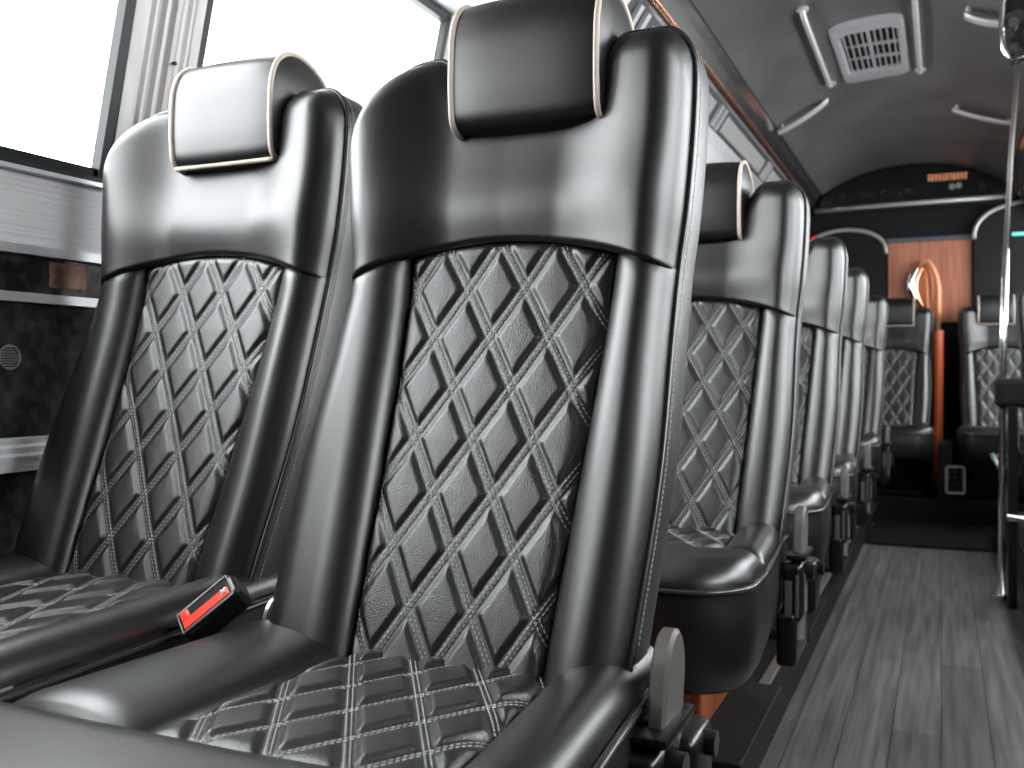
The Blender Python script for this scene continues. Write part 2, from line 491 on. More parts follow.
# make certain the offset points outward
tst = cloop(.01, 0); SGN = 1 if abs(tst[5].x) > abs(co[5][0]) else -1
mb = MB()
sk = [(.0,ZC+.002),(.001,ZC-.004),(.0005,ZC-.012),(.004,ZC-.03),(.004,ZC-.07),(.0,ZC-.11),(-.008,ZC-.135),(-.022,ZC-.147),(-.04,ZC-.15)]
ls = [cloop(SGN*o, h) for o, h in sk]
mb.grid(ls); mb.add(ls[-1], [tuple(range(len(co)))], False)
B(mb, 'cushion_skirt', M['leather'], seat, 60)
mb = MB(); mb.tube(cloop(SGN*.002, ZC-.003), .0038, 8); B(mb, 'cushion_piping', M['piping'], seat)
# pedestal of orange wood and steel foot under the seat
mb = MB(); mb.box((-.13,-.16,-.598), (.085,.12,-.435), .004); B(mb, 'pedestal', M['redwood'], seat)
mb = MB(); mb.box((-.17,-.26,-.62), (.17,.16,-.598), .003); mb.box((-.11,-.18,-.445),(.05,.10,-.42),.003); B(mb, 'mounting_plate', M['matte_black'], seat)
# aisle-side hinge plate: upright slab with a rounded top, leaning with the backrest
def slab(name, x0, x1, ht, m, wd=.034):
    mb = MB(); prof = []
    a = math.radians(-14); cy, cz = .0, ht
    for k in range(17):
        th = PI*k/16; prof.append((wd*math.cos(th), wd*1.15*math.sin(th)))
    prof = [(wd*1.05,-.19)]+prof+[(-wd*1.05,-.19)]
    R = lambda p: (cy+p[0]*math.cos(a)-p[1]*math.sin(a)*1, cz+p[0]*math.sin(a)+p[1]*math.cos(a))
    pts = [R(p) for p in prof]
    inn = [R((p[0]*.84, p[1]-.004 if p[1] > 0 else p[1])) for p in prof]
    e = .003*(1 if x1 > x0 else -1); n = len(pts)
    mb.grid([[(x0, *p) for p in inn],[(x0+e, *p) for p in pts],[(x1-e, *p) for p in pts],[(x1, *p) for p in inn]], False, closed=True)
    mb.add([(x0, *p) for p in inn], [tuple(range(n))], False); mb.add([(x1, *p) for p in inn], [tuple(range(n))], False)
    return B(mb, name, m, seat)
slab('hinge_plate', .216, .233, -.268, M['steel'])
slab('inner_bracket', -.213, -.203, -.262, M['alu2'], .02)
# recliner housing below the hinge plate
mb = MB()
mb.box((.205,-.085,-.415), (.236,.0,-.318), .008, 3)
mb.box((.210,.005,-.42), (.248,.085,-.330), .010, 3)
mb.box((.195,-.09,-.49), (.228,.07,-.40), .008, 3)
mb.tube([(.20,-.045,-.335),(.252,-.045,-.335)], .014, 16)
mb.tube([(.20,.050,-.345),(.258,.050,-.345)], .012, 16)
hous = B(mb, 'recliner_housing', M['black'], seat, 40)
mb = MB()
mb.box((.209,-.0885,-.405), (.221,-.0845,-.345), .001); B(mb, 'cover_strip', M['steel'], hous)
mb = MB(); mb.box((.226,-.0885,-.405), (.232,-.0845,-.335), .001); B(mb, 'cover_strip', M['steel'], hous)
mb = MB(); mb.box((.236,-.065,-.405), (.2395,-.030,-.335), .0015); B(mb, 'cover_strip', M['steel'], hous)
mb = MB(); mb.box((.208,-.070,-.314), (.242,.035,-.304), .004)
B(mb, 'recline_lever', M['black'], hous, 40)

GRP_A = 'aisle-side seats of the left block'
GRP_W = 'window-side seats of the left block'
PF = z(-.62)
AX_X, WN_X = -.450, -.949
ROWY = [.860, 1.765, 2.600, 3.430, 4.720]
lab_a = ['large black quilted leather coach seat in the foreground, nearest the camera, beside the aisle',
         'black quilted aisle seat directly behind the large foreground seat',
         'black leather aisle seat, third from the front in the left block',
         'black leather aisle seat, fourth from the front in the left block',
         'black leather aisle seat, last of the left block before the rear lounge seats']
lab_w = ['black quilted leather coach seat beside the bright window, next to the large foreground seat',
         'black window-side seat in the second row, mostly behind the foreground seat',
         'black window-side seat hidden mostly behind the second row, third from the front',
         'black window-side seat in the fourth row from the front',
         'black window-side seat in the last row of the left block']
def place(src, x, y, label, group, skip=(), mirror=False, first=False, hgt=PF):
    o = src if first else copy_tree(src, None, skip)
    o.location = (x, y, hgt)
    if mirror: o.scale = (-1, 1, 1)
    tag(o, label, 'coach seat', group)
    return o
# detach the bottom cream piping variant: only the window seats show it
aisle_proto = seat
SK_W = ('hinge_plate','recliner_housing')
win = place(aisle_proto, WN_X, ROWY[0]+.10, lab_w[0], GRP_W, SK_W, hgt=PF+.02)
for ch in kids(win):
    if ch.name.split('.')[0] in ('quilted_seat_panel','cushion_bolster','front_roll','cushion_skirt','cushion_piping'): ch.scale = (1, 1.36, 1)
for i in range(1, 5): place(aisle_proto, WN_X, ROWY[i], lab_w[i], GRP_W, SK_W)
for i in range(1, 5):
    o = place(aisle_proto, AX_X, ROWY[i], lab_a[i], GRP_A, ('front_piping',))
    for ch in kids(o):
        if ch.name.startswith('headrest'): ch.location = (-.022, 0, -.012)
        if ch.name.split('.')[0] in ('quilted_seat_panel','cushion_bolster','front_roll','cushion_skirt','cushion_piping'): ch.scale = (.94, 1, 1)
# rear lounge seats
place(aisle_proto, -.262, 5.72, 'black quilted rear seat facing the aisle, left of the orange post', 'rear lounge seats', SK_W+('pedestal',))
place(aisle_proto, .292, 5.72, 'black quilted rear seat right of the orange post, behind the thin chrome pole', 'rear lounge seats', SK_W+('pedestal',), mirror=True)
# single seats on the right side
place(aisle_proto, .500, 4.45, 'black leather single seat cut by the right edge of the photo', 'single seats on the right', ('front_piping',), mirror=True)
place(aisle_proto, AX_X, ROWY[0], lab_a[0], GRP_A, first=True)
bpy.data.objects.remove(hem)

# ------------------------------------------------------------------ seat belt buckle between the two front seats
bk = empty('seat_belt_buckle', (-.690,.795,z(-.240)), label='black seat belt buckle with a red release button between the two front seats', cat='seat belt buckle')
bk.rotation_euler = (math.radians(45), math.radians(26), math.radians(-34))
mb = MB(); mb.box((-.016,-.036,-.022), (.016,.036,.008), .006, 3);
mb.build('housing', M['black'], bk)
mb = MB(); 
fr = [(-.0145,-.033),(.0145,-.033),(.0145,.030),(-.0145,.030)]
mb.tube([(x, y, .0085) for x, y in fr], .0011, 6, closed=True); mb.build('rim', M['ventgrey'], bk)
mb = MB(); mb.box((.0,-.030,.006), (.0125,.027,.0105), .0015); mb.box((-.0125,-.030,.006),(.0,-.020,.0105),.0015)
btn = mb.build('release_button', M['red'], bk)
mb = MB(); mb.tube([(.002,.020,.0108),(.008,.024,.0108)], .0012, 6); mb.tube([(.002,.025,.0108),(.009,.018,.0108)], .0010, 6); mb.build('print', M['white_print'], btn)
mb = MB(); mb.box((-.0125,-.019,.0045), (-.0005,.027,.0082), .001); mb.build('latch_slot', M['matte_black'], bk)

# ------------------------------------------------------------------ floor, platform, walls
Y0, Y1 = -1.6, 6.12
XL, XR = -1.25, .91
mb = MB(); mb.box((XL-.05, Y0, -.04), (XR+.05, Y1+.1, 0)); struct(mb.build('floor', M['floor']))
def platform(x0, x1, edge, name, ye):
    mb = MB(); mb.box((x0, Y0, 0.0005), (x1, ye, z(-.62)-.0), .004); o = struct(mb.build(name, M['matte_black']))
    s = 1 if edge > 0 else -1; xe = x1 if edge > 0 else x0
    return o, xe, s
pl, xe, s = platform(XL+.0, -.315, 1, 'floor_platform_left', 5.1)
pr, xe2, s2 = platform(.27, XR, -1, 'floor_platform_right', 5.0)
mb = MB(); mb.box((-.335, Y0, z(-.622)), (-.312, 5.1, z(-.614)), .003)
tag(struct(mb.build('trim_1', M['steel'])))
mb = MB()
for x in (-.39, -.55): mb.box((x-.014, Y0, z(-.6205)), (x+.014, 5.1, z(-.606)), .003)
struct(mb.build('trim_2', M['black']))
mb = MB(); mb.box((.255, Y0, .012), (.290, 5.0, z(-.612)), .003); struct(mb.build('trim_3', M['black']))
# rear step mat
mb = MB(); 
mb.box((-.31, 4.58, .0005), (.27, 5.30, .012), .004)
for k in range(14): mb.box((-.30, 4.60+k*.05, .011), (.26, 4.622+k*.05, .015), .002)
tag(mb.build('floor_mat', M['mat']), 'black ribbed mat at the far end of the aisle', 'floor mat')

LEAN = .2265
def mx(x, side): return x if side < 0 else 2*CX-x
def wallx(h): return XL+(h-.311)*LEAN if h > .311 else XL
WIN_L = [(-.34, .22)] + [(.37+.96*k, 1.18+.96*k) for k in range(0, 4)]  # unseen front window sized to light the head band; rear ones left out
WIN_R = [(.37+.96*k, 1.18+.96*k) for k in range(0, 6)]  # front right windows left out to limit light on the seats
def strip(poly, y0, y1, side, name, m, parent=None, kind=None):
    """profile polygon of (x, height) extruded along the bus"""
    mb = MB(); mb.prism([(mx(x, side), z(h)) for x, h in poly], 'y', y0, y1); o = mb.build(name, m, parent)
    if kind: o['kind'] = kind
    return o
n_trim = 3; n_win = 0
for side, nm in ((-1, 'left'), (1, 'right')):
    WIN = WIN_L if side < 0 else WIN_R
    wl = strip([(XL-.06,-.75),(XL,-.75),(XL,.311),(XL-.06,.311)], Y0, Y1, side, 'wall_'+nm, M['carpet'], None, 'structure')
    # header above the windows leaning inward
    xh, xt = wallx(.878), wallx(1.12)
    strip([(xh-.05,.878),(xh,.878),(xt,1.12),(xt-.05,1.12)], Y0, Y1, side, 'wall_header_'+nm, M['alu2'], wl)
    # aluminium belt panel with ribs, dark band, chrome strip, lower ledge
    strip([(XL,.188),(XL+.012,.188),(XL+.012,.292),(XL,.311)], Y0, Y1, side, 'belt_panel', M['alu'], wl)
    strip([(XL,.178),(XL+.020,.178),(XL+.020,.192),(XL,.192)], Y0, Y1, side, 'belt_rail', M['alu2'], wl)
    strip([(XL,.123),(XL+.006,.123),(XL+.006,.178),(XL,.178)], Y0, Y1, side, 'gloss_band', M['glossband'], wl)
    strip([(XL,.108),(XL+.012,.108),(XL+.012,.122),(XL,.122)], Y0, Y1, side, 'chrome_strip', M['alu2'], wl)
    strip([(XL,-.140),(XL+.030,-.140),(XL+.030,-.118),(XL+.022,-.114),(XL+.022,-.106),(XL+.016,-.102),(XL+.016,-.094),(XL,-.092)], Y0, Y1, side, 'lower_ledge', M['alu'], wl)
    # pillars between windows; the wide end spans stay solid to shut out light
    ys = [Y0]+[v for w in WIN for v in w]+[Y1]
    for k in range(0, len(ys), 2):
        a, b = ys[k], ys[k+1]
        mb = MB()
        def PW(y, h, off): return (mx(wallx(h)+off, side), y, z(h))
        n = max(2, int((b-a)/.006))
        prof = []
        for i in range(n+1):
            y = a+(b-a)*i/n; u = (y-a)
            off = .012+.010*(abs(math.sin(u*PI/.026)) if .03 < u < (b-a)-.012 and b-a < .4 else .3)
            if i == 0 or i == n: off = -.004
            prof.append((y, off))
        prof = [(a,-.004),(a,.016)]+prof[1:-1]+[(b,.016),(b,-.004)]
        mb.grid([[PW(y, h, o) for y, o in prof] for h in (.300,.60,.885)], False)
        o = mb.build('pillar', M['pillar'], wl)
        if b-a < .4:
            mb = MB()
            for (yy, hh) in ((a+.088,.52),(a+.118,.515)):
                p = PW(yy, hh, .026); mb.tube([p, (p[0]-.004*side, p[1], p[2])], .0035, 10)
            mb.build('screw', M['rubber'], o)
    # windows
    for (a, b) in WIN:
        n_win += 1
        w = empty('window_%d' % n_win, (0,0,0), kind='structure')
        mb = MB()
        def PW(y, h, off): return (mx(wallx(h)+off, side), y, z(h))
        def bar(a0, b0, h0, h1, o0=-.003, o1=.016):
            vs = [PW(a0,h0,o0),PW(b0,h0,o0),PW(b0,h1,o0),PW(a0,h1,o0),PW(a0,h0,o1),PW(b0,h0,o1),PW(b0,h1,o1),PW(a0,h1,o1)]
            mb.add(vs, [(0,1,2,3),(4,5,6,7),(0,1,5,4),(1,2,6,5),(2,3,7,6),(3,0,4,7)], False)
        bar(a, b, .311, .329, -.003, .010); bar(a, b, .303, .3135, 0, .022); bar(a, b, .862, .880); bar(a, a+.016, .311, .880); bar(b-.020, b, .311, .880)
        mb.build('window_frame', M['rubber'], w)
        mb = MB(); bar(a, b, .2985, .3045, 0, .026); mb.build('sill_strip', M['alu2'], w)
        mb = MB(); bar(a+.01, b-.01, .320, .870, -.002, .001); mb.build('pane', M['glass'], w)

# unseen front end behind the camera, closed without a windscreen to darken the seats
mb = MB(); mb.box((XL,Y0-.06,0), (XR,Y0,z(1.25))); struct(mb.build('wall_front', M['matte_black']))

# ceiling: shallow barrel, with a thickness
def ceil_h(x): 
    u = (x-CX)/.49; return 1.215-.145*abs(u)**2.3
rows = []
xsC = lin(CX-.49, CX+.49, 41)
mb = MB()
mb.grid([[(x, y, z(ceil_h(x))) for x in xsC] for y in lin(Y0, Y1, 40)])
mb.grid([[(x, y, z(ceil_h(x))+.04) for x in xsC] for y in (Y0, Y1)])
struct(mb.build('ceiling', M['ceiling']))
# roof above the racks, closing the shell
mb = MB()
for side in (-1, 1):
    mb.add([(mx(CX-.49, side), Y0, z(1.10)),(mx(CX-.49, side), Y1, z(1.10)),(mx(wallx(1.12)-.02, side), Y1, z(1.12)),(mx(wallx(1.12)-.02, side), Y0, z(1.12))], [(0,1,2,3)], False)
mb.box((XL-.1,Y0,z(1.24)), (XR+.1,Y1,z(1.28)))
struct(mb.build('ceiling_roof', M['outer']))

# overhead racks
for side, lab in ((-1, 'long overhead luggage rack with a copper rail above the left seats'), (1, 'overhead luggage rack along the right side of the ceiling')):
    rk = empty('overhead_rack', (mx(-.9, side),0,z(.9)), label=lab, cat='luggage rack')
    def off(o): o.location = (-mx(-.9, side), 0, -z(.9)); return o
    off(strip([(-.770,.900),(-.720,.975),(-.725,1.0),(-1.06,1.0),(-1.085,.895)], Y0+.02, Y1-.11, side, 'rack_body', M['rubber'], rk))
    off(strip([(-1.108,.884),(-1.0,.876),(-.90,.876),(-.82,.884),(-.775,.898),(-.775,.906),(-1.07,.902)], Y0+.02, Y1-.11, side, 'cove_panel', M['cove'], rk))
    mb = MB(); mb.tube([(mx(-.700, side), y, z(.994)) for y in lin(Y0+.02, Y1-.11, 4)], .0075, 12); off(mb.build('copper_rail', M['copper'], rk))
    off(strip([(-.728,.975),(-.708,.975),(-.708,.987),(-.728,.987)], Y0+.02, Y1-.11, side, 'lower_moulding', M['chrome'], rk))
    off(strip([(-.712,1.0),(-.698,1.003),(-.681,1.035),(-.700,1.04)], Y0+.02, Y1-.11, side, 'gloss_strip', M['black'], rk))
    off(strip([(-.700,1.034),(-.681,1.034),(-.664,1.068),(-.69,1.075)], Y0+.02, Y1-.11, side, 'bright_moulding', M['chrome'], rk))
    off(strip([(-.690,1.066),(-.664,1.066),(-.655,1.082),(-.69,1.10)], Y0+.02, Y1-.11, side, 'shadow_moulding', M['matte_black'], rk))  # matte black strip along the ceiling edge
    y = -1.5
    while y < Y1-.9:
        a, b = y, y+.82
        def PF2(yy, t, o): return (mx(-.7715+.0475*t+.0*o-.9*o*-.0-o*-.83, side), yy, z(.898+.074*t-o*.55))
        mb = MB()
        vs = [PF2(a,.12,.001),PF2(b,.12,.001),PF2(b,.85,.001),PF2(a,.85,.001),PF2(a+.01,.17,.006),PF2(b-.01,.17,.006),PF2(b-.01,.80,.006),PF2(a+.01,.80,.006)]
        mb.add(vs, [(4,5,6,7),(0,1,5,4),(1,2,6,5),(2,3,7,6),(3,0,4,7)], False)
        pn = off(mb.build('face_panel', M['panelgrey'], rk))
        mb = MB()
        for yy in (b+.05, b+.115):
            vs = [PF2(yy,.05,.001),PF2(yy+.03,.05,.001),PF2(yy+.03,.95,.001),PF2(yy,.95,.001),PF2(yy+.003,.05,.012),PF2(yy+.027,.05,.012),PF2(yy+.027,.95,.012),PF2(yy+.003,.95,.012)]
            mb.add(vs, [(4,5,6,7),(0,1,5,4),(1,2,6,5),(2,3,7,6),(3,0,4,7)], False)
        off(mb.build('panel_divider', M['ventgrey'], rk))
        y += 1.03

# ------------------------------------------------------------------ ceiling fittings
def ceil_bar(x, ya, yb, lab):
    mb = MB(); h = ceil_h(x)
    pts = [(x,ya,z(h)),(x,ya+.012,z(h-.016)),(x,ya+.04,z(h-.022)),(x,yb-.04,z(h-.022)),(x,yb-.012,z(h-.016)),(x,yb,z(h))]
    mb.tube(pts, .0095, 12)
    o = mb.build('ceiling_rail', M['alu2']); tag(o, lab, 'rail', 'chrome rails beside the ceiling vent')
    for q in (ya, yb):
        mb = MB(); mb.tube([(x,q,z(h)),(x,q,z(h-.010))], .020, 16); mb.build('rail_foot', M['alu2'], o, 40)
ceil_bar(-.418, 3.27, 4.15, 'chrome ceiling rail to the left of the vent')
ceil_bar(-.085, 2.60, 4.20, 'chrome ceiling rail to the right of the vent')
# vent
def rrect(x0, x1, y0, y1, r, n=6):
    out = []
    for cx, cy, a0 in ((x1-r,y1-r,0),(x0+r,y1-r,90),(x0+r,y0+r,180),(x1-r,y0+r,270)):
        for k in range(n+1):
            a = math.radians(a0+90*k/n); out.append((cx+r*math.cos(a), cy+r*math.sin(a)))
    return out
v = empty('ceiling_vent', (-.235,3.85,z(1.2)), label='grey rounded air vent grille on the ceiling between the chrome rails', cat='vent')
VO = (-.235,3.85,z(1.2))
mb = MB(); 
o1 = rrect(-.375,-.115,3.52,4.25,.06); o2 = rrect(-.362,-.130,3.54,4.22,.05); o3 = rrect(-.345,-.145,3.62,4.10,.04); o4 = rrect(-.335,-.152,3.635,4.085,.035)
hC = lambda x, d: z(ceil_h(x)-d)
lo = [[(x,y,hC(x,-.002)) for x, y in o1],[(x,y,hC(x,.012)) for x, y in o2],[(x,y,hC(x,.014)) for x, y in o3],[(x,y,hC(x,.004)) for x, y in o4]]
mb.grid(lo, closed=True); mb.build('vent_frame', M['ventgrey'], v, 30, off=VO)
mb = MB(); mb.add([(x,y,hC(x,.003)) for x, y in o4], [tuple(range(len(o4)))], False); mb.build('vent_recess', M['matte_black'], v, off=VO)
mb = MB()
for k in range(9):
    x = -.338+.186*(k+.5)/9; w_ = .0022 if k != 4 else .006
    mb.box((x-w_,3.632,hC(x,.013)), (x+w_,4.088,hC(x,.004)))
for yy in (3.78, 3.93): mb.box((-.34,yy-.007,hC(-.235,.0150)), (-.150,yy+.007,hC(-.235,.006)))
mb.build('vent_grille', M['ventgrey'], v, off=VO)
# curved grab handles on the ceiling
def handle(x0, x1, y, lab, rot=0):
    mb = MB(); rows = []
    for t in lin(0, 1, 16):
        x = x0+(x1-x0)*t; d = .004+.030*math.sin(PI*min(1, .15+t*.85))**.7
        yy = y+rot*t; h = ceil_h(x)-d
        rows.append([(x,yy-.022,z(h)),(x,yy-.018,z(h-.008)),(x,yy+.018,z(h-.008)),(x,yy+.022,z(h)),(x,yy+.018,z(h+.006)),(x,yy-.018,z(h+.006))])
    mb.grid(rows, closed=True); mb.add(rows[0], [tuple(range(6))]); mb.add(rows[-1], [tuple(range(6))])
    for x in (x0+(x1-x0)*.08, x0+(x1-x0)*.92): mb.tube([(x,y,z(ceil_h(x)+.003)),(x,y,z(ceil_h(x)-.02))], .008, 8)
    tag(mb.build('grab_handle', M['alu2'], None, 40), lab, 'handle', 'curved grab handles on the ceiling')
handle(-.655, -.45, 4.35, 'curved grey grab handle above the left rack edge')
handle(.060, .21, 3.50, 'curved bright grab handle high on the right of the ceiling')
handle(.035, .28, 4.75, 'dark curved grab handle lower on the right of the ceiling, nearer the rear')

# ------------------------------------------------------------------ rear bulkhead
YB = 6.10
mb = MB(); mb.box((XL,YB,0), (XR,YB+.06,z(1.25))); struct(mb.build('wall_rear', M['matte_black']))
# display panel under the ceiling arch
dp = empty('display_panel', (CX,YB,z(1.0)), label='black arched control panel above the rear bulkhead with a small orange lit display', cat='control panel')
DO = (CX,YB,z(1.0))
arc = [(CX-.52,.955)]+[(x, ceil_h(x)-.01) for x in lin(CX-.485, CX+.485, 30)]+[(CX+.52,.955)]
mb = MB(); mb.prism([(x,z(h)) for x, h in arc], 'y', YB-.03, YB); mb.build('panel_face', M['black'], dp, off=DO)
mb = MB(); mb.box((CX-.29,YB-.036,z(1.035)), (CX+.05,YB-.028,z(1.075)), .004); mb.build('dark_screen', M['glossband'], dp, off=DO)
for x, h, r in ((-.60,1.055,.012),(-.545,1.05,.014),(-.50,1.035,.008),(.045,1.065,.016),(.080,1.068,.016),(.20,1.06,.018),(.245,1.055,.014)):
    mb = MB(); mb.tube([(x,YB-.03,z(h)),(x,YB-.05,z(h))], r, 14); mb.build('knob', M['trimgrey'] if .04 < x < .15 else M['rubber'], dp, 40, off=DO)
mb = MB()
xx = -.080; random.seed(3)
for k in range(11):
    wd = .013; x0, x1, h0, h1 = xx, xx+wd, 1.105, 1.142
    kind = [0,1,2,1,3,2,0,3,1,1,2][k]
    t = .0042
    mb.box((x0,YB-.036,z(h0)), (x0+t,YB-.030,z(h1)))
    if kind in (0, 3): mb.box((x1-t,YB-.036,z(h0)), (x1,YB-.030,z(h1)))
    if kind in (0, 2): mb.box((x0,YB-.036,z(h1-t)), (x1,YB-.030,z(h1)))
    if kind == 3: mb.box((x0,YB-.036,z(h0)), (x1,YB-.030,z(h0+t)))
    if kind in (1, 2): mb.box((x0+.006,YB-.036,z(h0)), (x0+.006+t,YB-.030,z(h1)))
    xx += wd+.006
mb.build('lit_characters', M['led'], dp, off=DO)
# silver bar
mb = MB(); mb.tube([(-.70,YB-.05,z(.972)),(-.3,YB-.055,z(.982)),(.36,YB-.05,z(.990))], .014, 12)
tag(mb.build('silver_bar', M['trimgrey']), 'long thin silver bar running across the black rear bulkhead', 'bar')
# wood door panel with blue-grey header
wp = empty('wood_panel', (-.07,YB,z(.5)), label='reddish brown wood veneer panel in the middle of the rear bulkhead', cat='panel')
WO = (-.07,YB,z(.5))
mb = MB(); mb.box((-.292,YB-.025,z(.30)), (.150,YB,z(.765)), .003); mb.build('veneer', M['wood'], wp, off=WO)
mb = MB(); mb.box((-.300,YB-.035,z(.765)), (.158,YB,z(.790)), .003); mb.build('header_trim', M['bluegrey'], wp, off=WO)
# recessed round handle
hd = empty('round_door_handle', (-.12,YB-.03,z(.52)), label='oval copper and chrome handle set on the wood panel', cat='handle')
HO = (-.12,YB-.03,z(.52))
mb = MB(); mb.tube([(-.125+.068*math.cos(a),YB-.034,z(.500)+.150*math.sin(a)) for a in lin(0, 2*PI, 33)[:-1]], .006, 10, closed=True)
mb.add([(-.125+.064*math.cos(a),YB-.0345,z(.500)+.146*math.sin(a)) for a in lin(0, 2*PI, 33)[:-1]], [tuple(range(32))]); mb.build('dark_recess', M['redwood'], hd, off=HO)
mb = MB(); n = 16
pts = [(-.120-.050*math.sin(t*PI),YB-.055-.02*math.sin(t*PI),z(.635-.245*t)) for t in lin(0, 1, n)]
mb.tube(pts, [.004+.020*math.sin(PI*i/(n-1)) for i in range(n)], 12); mb.build('polished_pull', M['chrome'], hd, off=HO)
mb = MB(); pts = [(-.098-.046*math.sin(t*PI),YB-.065,z(.630-.25*t)) for t in lin(0, 1, n)]
mb.tube(pts, [.004+.013*math.sin(PI*i/(n-1)) for i in range(n)], 12); mb.build('copper_pull', M['copper'], hd, off=HO)
# straps hanging from it
st = empty('hanging_strap', (-.05,YB-.08,z(.6)), label='copper-orange strap looped over the round handle and hanging down', cat='strap')
SO = (-.05,YB-.08,z(.6))
mb = MB(); mb.tube([(-.125,YB-.10,z(.60)),(-.105,YB-.11,z(.640)),(-.075,YB-.115,z(.640)),(-.052,YB-.12,z(.60)),(-.030,YB-.12,z(.545)),(-.022,YB-.12,z(.48)),(-.022,YB-.12,z(.36)),(-.026,YB-.12,z(.25))], [.008,.011,.013,.014,.012,.014,.014,.013], 12)
mb.build('front_strand', M['strap'], st, off=SO)
mb = MB(); mb.tube([(-.108,YB-.09,z(.63)),(-.088,YB-.10,z(.57)),(-.080,YB-.10,z(.48)),(-.076,YB-.10,z(.36)),(-.066,YB-.10,z(.25))], [.006,.007,.008,.009,.008], 10)
mb.build('rear_strand', M['strap'], st, off=SO)
mb = MB(); mb.tube([(-.022,YB-.24,z(-.6195)),(-.022,YB-.24,z(.245))], .027, 18)
tag(mb.build('orange_post', M['strap_dark'], None, 40), 'glossy red-orange upright post between the two rear seats', 'post')

# arched padded surrounds either side of the wood panel
def arch(x0, x1, hb, hp, ht, lab, skew=0):
    pts = []
    for a in lin(PI, 0, 32):
        pts.append(((x0+x1)/2+(x1-x0)/2*math.cos(a), hb+(ht-hb)*math.sin(a)**.8))
    mb = MB(); mb.prism([(x0,z(-.6205))]+[(x,z(h)) for x, h in pts]+[(x1,z(-.6205))], 'y', YB-.06, YB-.001)
    o = mb.build('arched_surround', M['matte_black']); tag(o, lab, 'partition', 'arched black surrounds on the rear bulkhead')
    mb = MB(); mb.tube([(x,YB-.062,z(h)) for x, h in pts], .012, 10); mb.build('grey_trim', M['trimgrey'], o)
arch(-.76, -.300, .70, .8, .850, 'black arched surround with pale trim left of the wood panel')
arch(.158, .74, .76, .9, .955, 'black arched surround with pale trim right of the wood panel')
mb = MB(); mb.box((-.715,YB-.09,z(.79)), (-.675,YB-.061,z(.815)), .006)
tag(mb.build('red_indicator', M['redled']), 'small red light at the left top of the rear bulkhead', 'light')
mb = MB(); mb.box((.345,YB-.09,z(.765)), (.43,YB-.061,z(.782)), .006)
tag(mb.build('teal_indicator', M['teal']), 'small teal light on the black surround near the thin pole', 'light')

# black box between and under the rear seats with its small grille
rb = empty('rear_step_box', (0,5.5,0), label='black box under the rear seats with a small grey-framed grille', cat='box')
mb = MB(); mb.box((-.78,5.30,.0), (.76,YB-.01,z(-.622)), .004); mb.box((-.018,5.30,z(-.63)), (.046,5.60,z(-.34)), .004); mb.build('box_body', M['matte_black'], rb, off=(0,5.5,0))
mb = MB(); g = rrect(.018,.100,z(-.585),z(-.455),.012)
mb.tube([(x,5.292,h) for x, h in g], .006, 8, closed=True); vf = mb.build('grille_frame', M['ventgrey'], rb, off=(0,5.5,0))
mb = MB()
for k in range(3): mb.tube([(.028+.030*k,5.294,z(-.59)),(.028+.030*k,5.294,z(-.465))], .0035, 6)
for k in range(4): mb.tube([(.018,5.295,z(-.57+.03*k)),(.102,5.295,z(-.57+.03*k))], .003, 6)
mb.build('grille_bars', M['rubber'], rb, off=(0,5.5,0))
# footrest right of it
fr_ = empty('footrest', (.32,5.15,0), label='pale green metal footrest bars low on the right before the rear seat', cat='footrest')
mb = MB(); mb.tube([(.235,5.16,z(-.385)),(.42,5.16,z(-.385))], .010, 10); mb.tube([(.265,5.14,z(-.425)),(.42,5.14,z(-.425))], .014, 10); mb.build('cross_bar', M['palegreen'], fr_, off=(.32,5.15,0))
mb = MB(); mb.tube([(.215,5.16,z(-.375)),(.262,5.12,z(-.47))], .010, 10); mb.tube([(.262,5.12,z(-.47)),(.29,5.10,.0)], .008, 8); mb.build('side_arm', M['palegreen'], fr_, off=(.32,5.15,0))

# ------------------------------------------------------------------ right side: pole, padded rail, bracket
pole = empty('stanchion_pole', (.183,3.63,0), label='slim chrome pole rising from the floor to the ceiling near the right edge', cat='pole')
PO = (.183,3.6,0)
mb = MB(); mb.tube([(.183,3.6,0.0),(.183,3.6,z(-.02)),(.184,3.6,z(.10)),(.190,3.6,z(.42))], .0115, 14); mb.build('lower_tube', M['chrome'], pole, off=PO)
mb = MB(); mb.tube([(.190,3.6,z(.42)),(.205,3.6,z(.75)),(.232,3.6,z(ceil_h(.232)+.01))], .0075, 12); mb.build('upper_tube', M['steel'], pole, off=PO)
mb = MB(); mb.tube([(.183,3.6,0.0),(.183,3.6,.02)], .032, 16); mb.build('base_flange', M['chrome'], pole, 40, off=PO)
mb = MB(); mb.box((.156,3.50,z(-.105)), (.66,3.58,z(-.010)), .018, 4)
pr_ = tag(mb.build('padded_rail', M['matte_black']), 'black padded horizontal rail at the right edge in front of the pole', 'rail')
mb = MB(); mb.box((.168,3.52,z(-.11)), (.185,3.56,z(-.09)), .002); mb.box((.195,3.50,.0), (.222,3.58,z(-.1)), .004); mb.build('support_upright', M['black'], pr_)
mb = MB(); mb.tube([(.19,3.49,z(-.455)),(.56,3.49,z(-.48))], .012, 12)
tag(mb.build('foot_bar', M['chrome'], None), 'short chrome foot bar low at the right edge beside the aisle', 'bar')
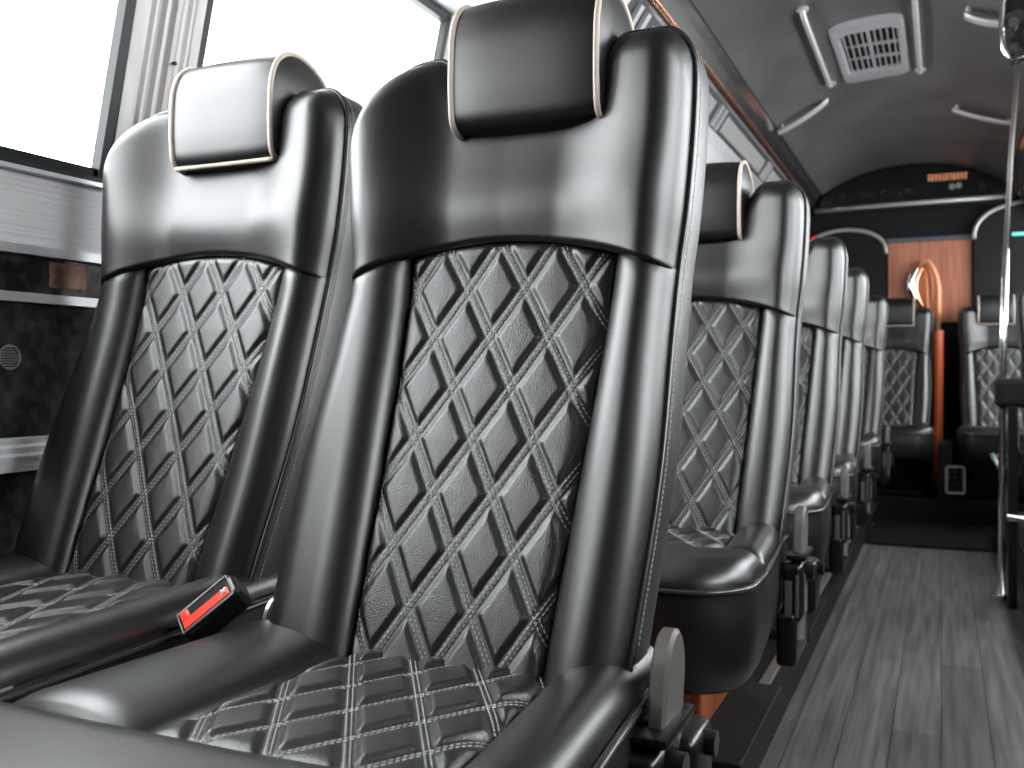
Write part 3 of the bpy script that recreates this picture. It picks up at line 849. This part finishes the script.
# chrome framed mirror-like plate at the upper right
mp = empty('ceiling_bracket', (.19,2.72,z(.98)), label='chrome-edged hanging bracket at the upper right corner', cat='bracket')
MO = (.19,2.72,z(.98))
pl_ = [(x-.022, h-.035) for x, h in [(.158,.84),(.152,.90),(.158,.99),(.168,1.045),(.185,1.06),(.30,1.06),(.30,.86),(.20,.81),(.175,.805)]]
mb = MB(); mb.prism([(x,z(h)) for x, h in pl_], 'y', 2.70, 2.73); mb.build('dark_plate', M['glossband'], mp, off=MO)
mb = MB(); mb.tube([(x,2.70,z(h)) for x, h in pl_], .007, 10, closed=True); mb.build('chrome_edge', M['chrome'], mp, off=MO)
mb = MB(); mb.tube([(.156,2.70,z(.86)),(.156,2.675,z(.86))], .012, 14); mb.build('screw_knob', M['chrome'], mp, 40, off=MO)
mb = MB(); mb.tube([(.19,2.715,z(1.02)),(.19,2.715,z(ceil_h(.19)))], .01, 10); mb.build('hanger', M['chrome'], mp, off=MO)

# ------------------------------------------------------------------ left wall speaker and painted reflection
sp = empty('wall_speaker', (XL,1.0,z(.026)), label='small round perforated speaker grille on the dark wall at the left edge', cat='speaker')
mb = MB(); mb.tube([(XL+.002,1.01+.0175*math.cos(a),z(.026)+.0175*math.sin(a)) for a in lin(0, 2*PI, 25)[:-1]], .0013, 6, closed=True); mb.build('speaker_ring', M['trimgrey'], sp, off=(XL,1.0,z(.026)))
mb = MB()
for i in range(-4, 5):
    for j in range(-4, 5):
        if i*i+j*j <= 17: mb.box((XL,1.01+i*.0038-.0011,z(.026)+j*.0038-.0011), (XL+.002,1.01+i*.0038+.0011,z(.026)+j*.0038+.0011))
mb.build('speaker_mesh', M['trimgrey'], sp, off=(XL,1.0,z(.026)))
mb = MB(); mb.box((XL+.005,1.075,z(.133)), (XL+.0085,1.145,z(.172)), .003)  # thin coppery tile: a reflection in the gloss band, put in as colour
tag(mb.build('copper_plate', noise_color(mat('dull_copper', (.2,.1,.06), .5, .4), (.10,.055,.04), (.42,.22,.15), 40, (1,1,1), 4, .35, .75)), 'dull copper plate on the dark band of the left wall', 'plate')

# ------------------------------------------------------------------ daylight
w = bpy.data.worlds.new('World'); C.world = w; w.use_nodes = True
bg = w.node_tree.nodes['Background']; bg.inputs[0].default_value = (.97,.985,1,1); bg.inputs[1].default_value = 16
def portal(loc, rot, sx, sy):
    l = bpy.data.lights.new('daylight_portal', 'AREA'); l.shape = 'RECTANGLE'; l.size = sx; l.size_y = sy; l.cycles.is_portal = True
    o = bpy.data.objects.new('daylight_portal', l); COL.objects.link(o); o.location = loc; o.rotation_euler = rot
for side in (-1, 1):
    for a, b in (WIN_L if side < 0 else WIN_R):
        xm = mx(wallx(.595)-.03, side)
        portal((xm, (a+b)/2, z(.595)), (0, math.radians(-90 if side < 0 else 90)+(-.223 if side < 0 else .223)*-1, 0), .60, b-a)

# ------------------------------------------------------------------ camera
cd = bpy.data.cameras.new('Camera'); cam = bpy.data.objects.new('Camera', cd); COL.objects.link(cam); C.camera = cam
cd.sensor_width = 36; cd.lens = 976/1024*36; cd.clip_start = .02
cam.location = (0,0,E); cam.rotation_euler = (math.radians(90-.53), 0, math.radians(23.8))
cd.dof.use_dof = True; cd.dof.focus_distance = 1.08; cd.dof.aperture_fstop = 8
C.view_settings.view_transform = 'Standard'; C.view_settings.look = 'None'; C.view_settings.exposure = 0; C.view_settings.gamma = 1
C.view_settings.use_curve_mapping = False
C.cycles.use_denoising = True
C.cycles.max_bounces = 10; C.cycles.diffuse_bounces = 5; C.cycles.glossy_bounces = 5; C.cycles.transparent_max_bounces = 12
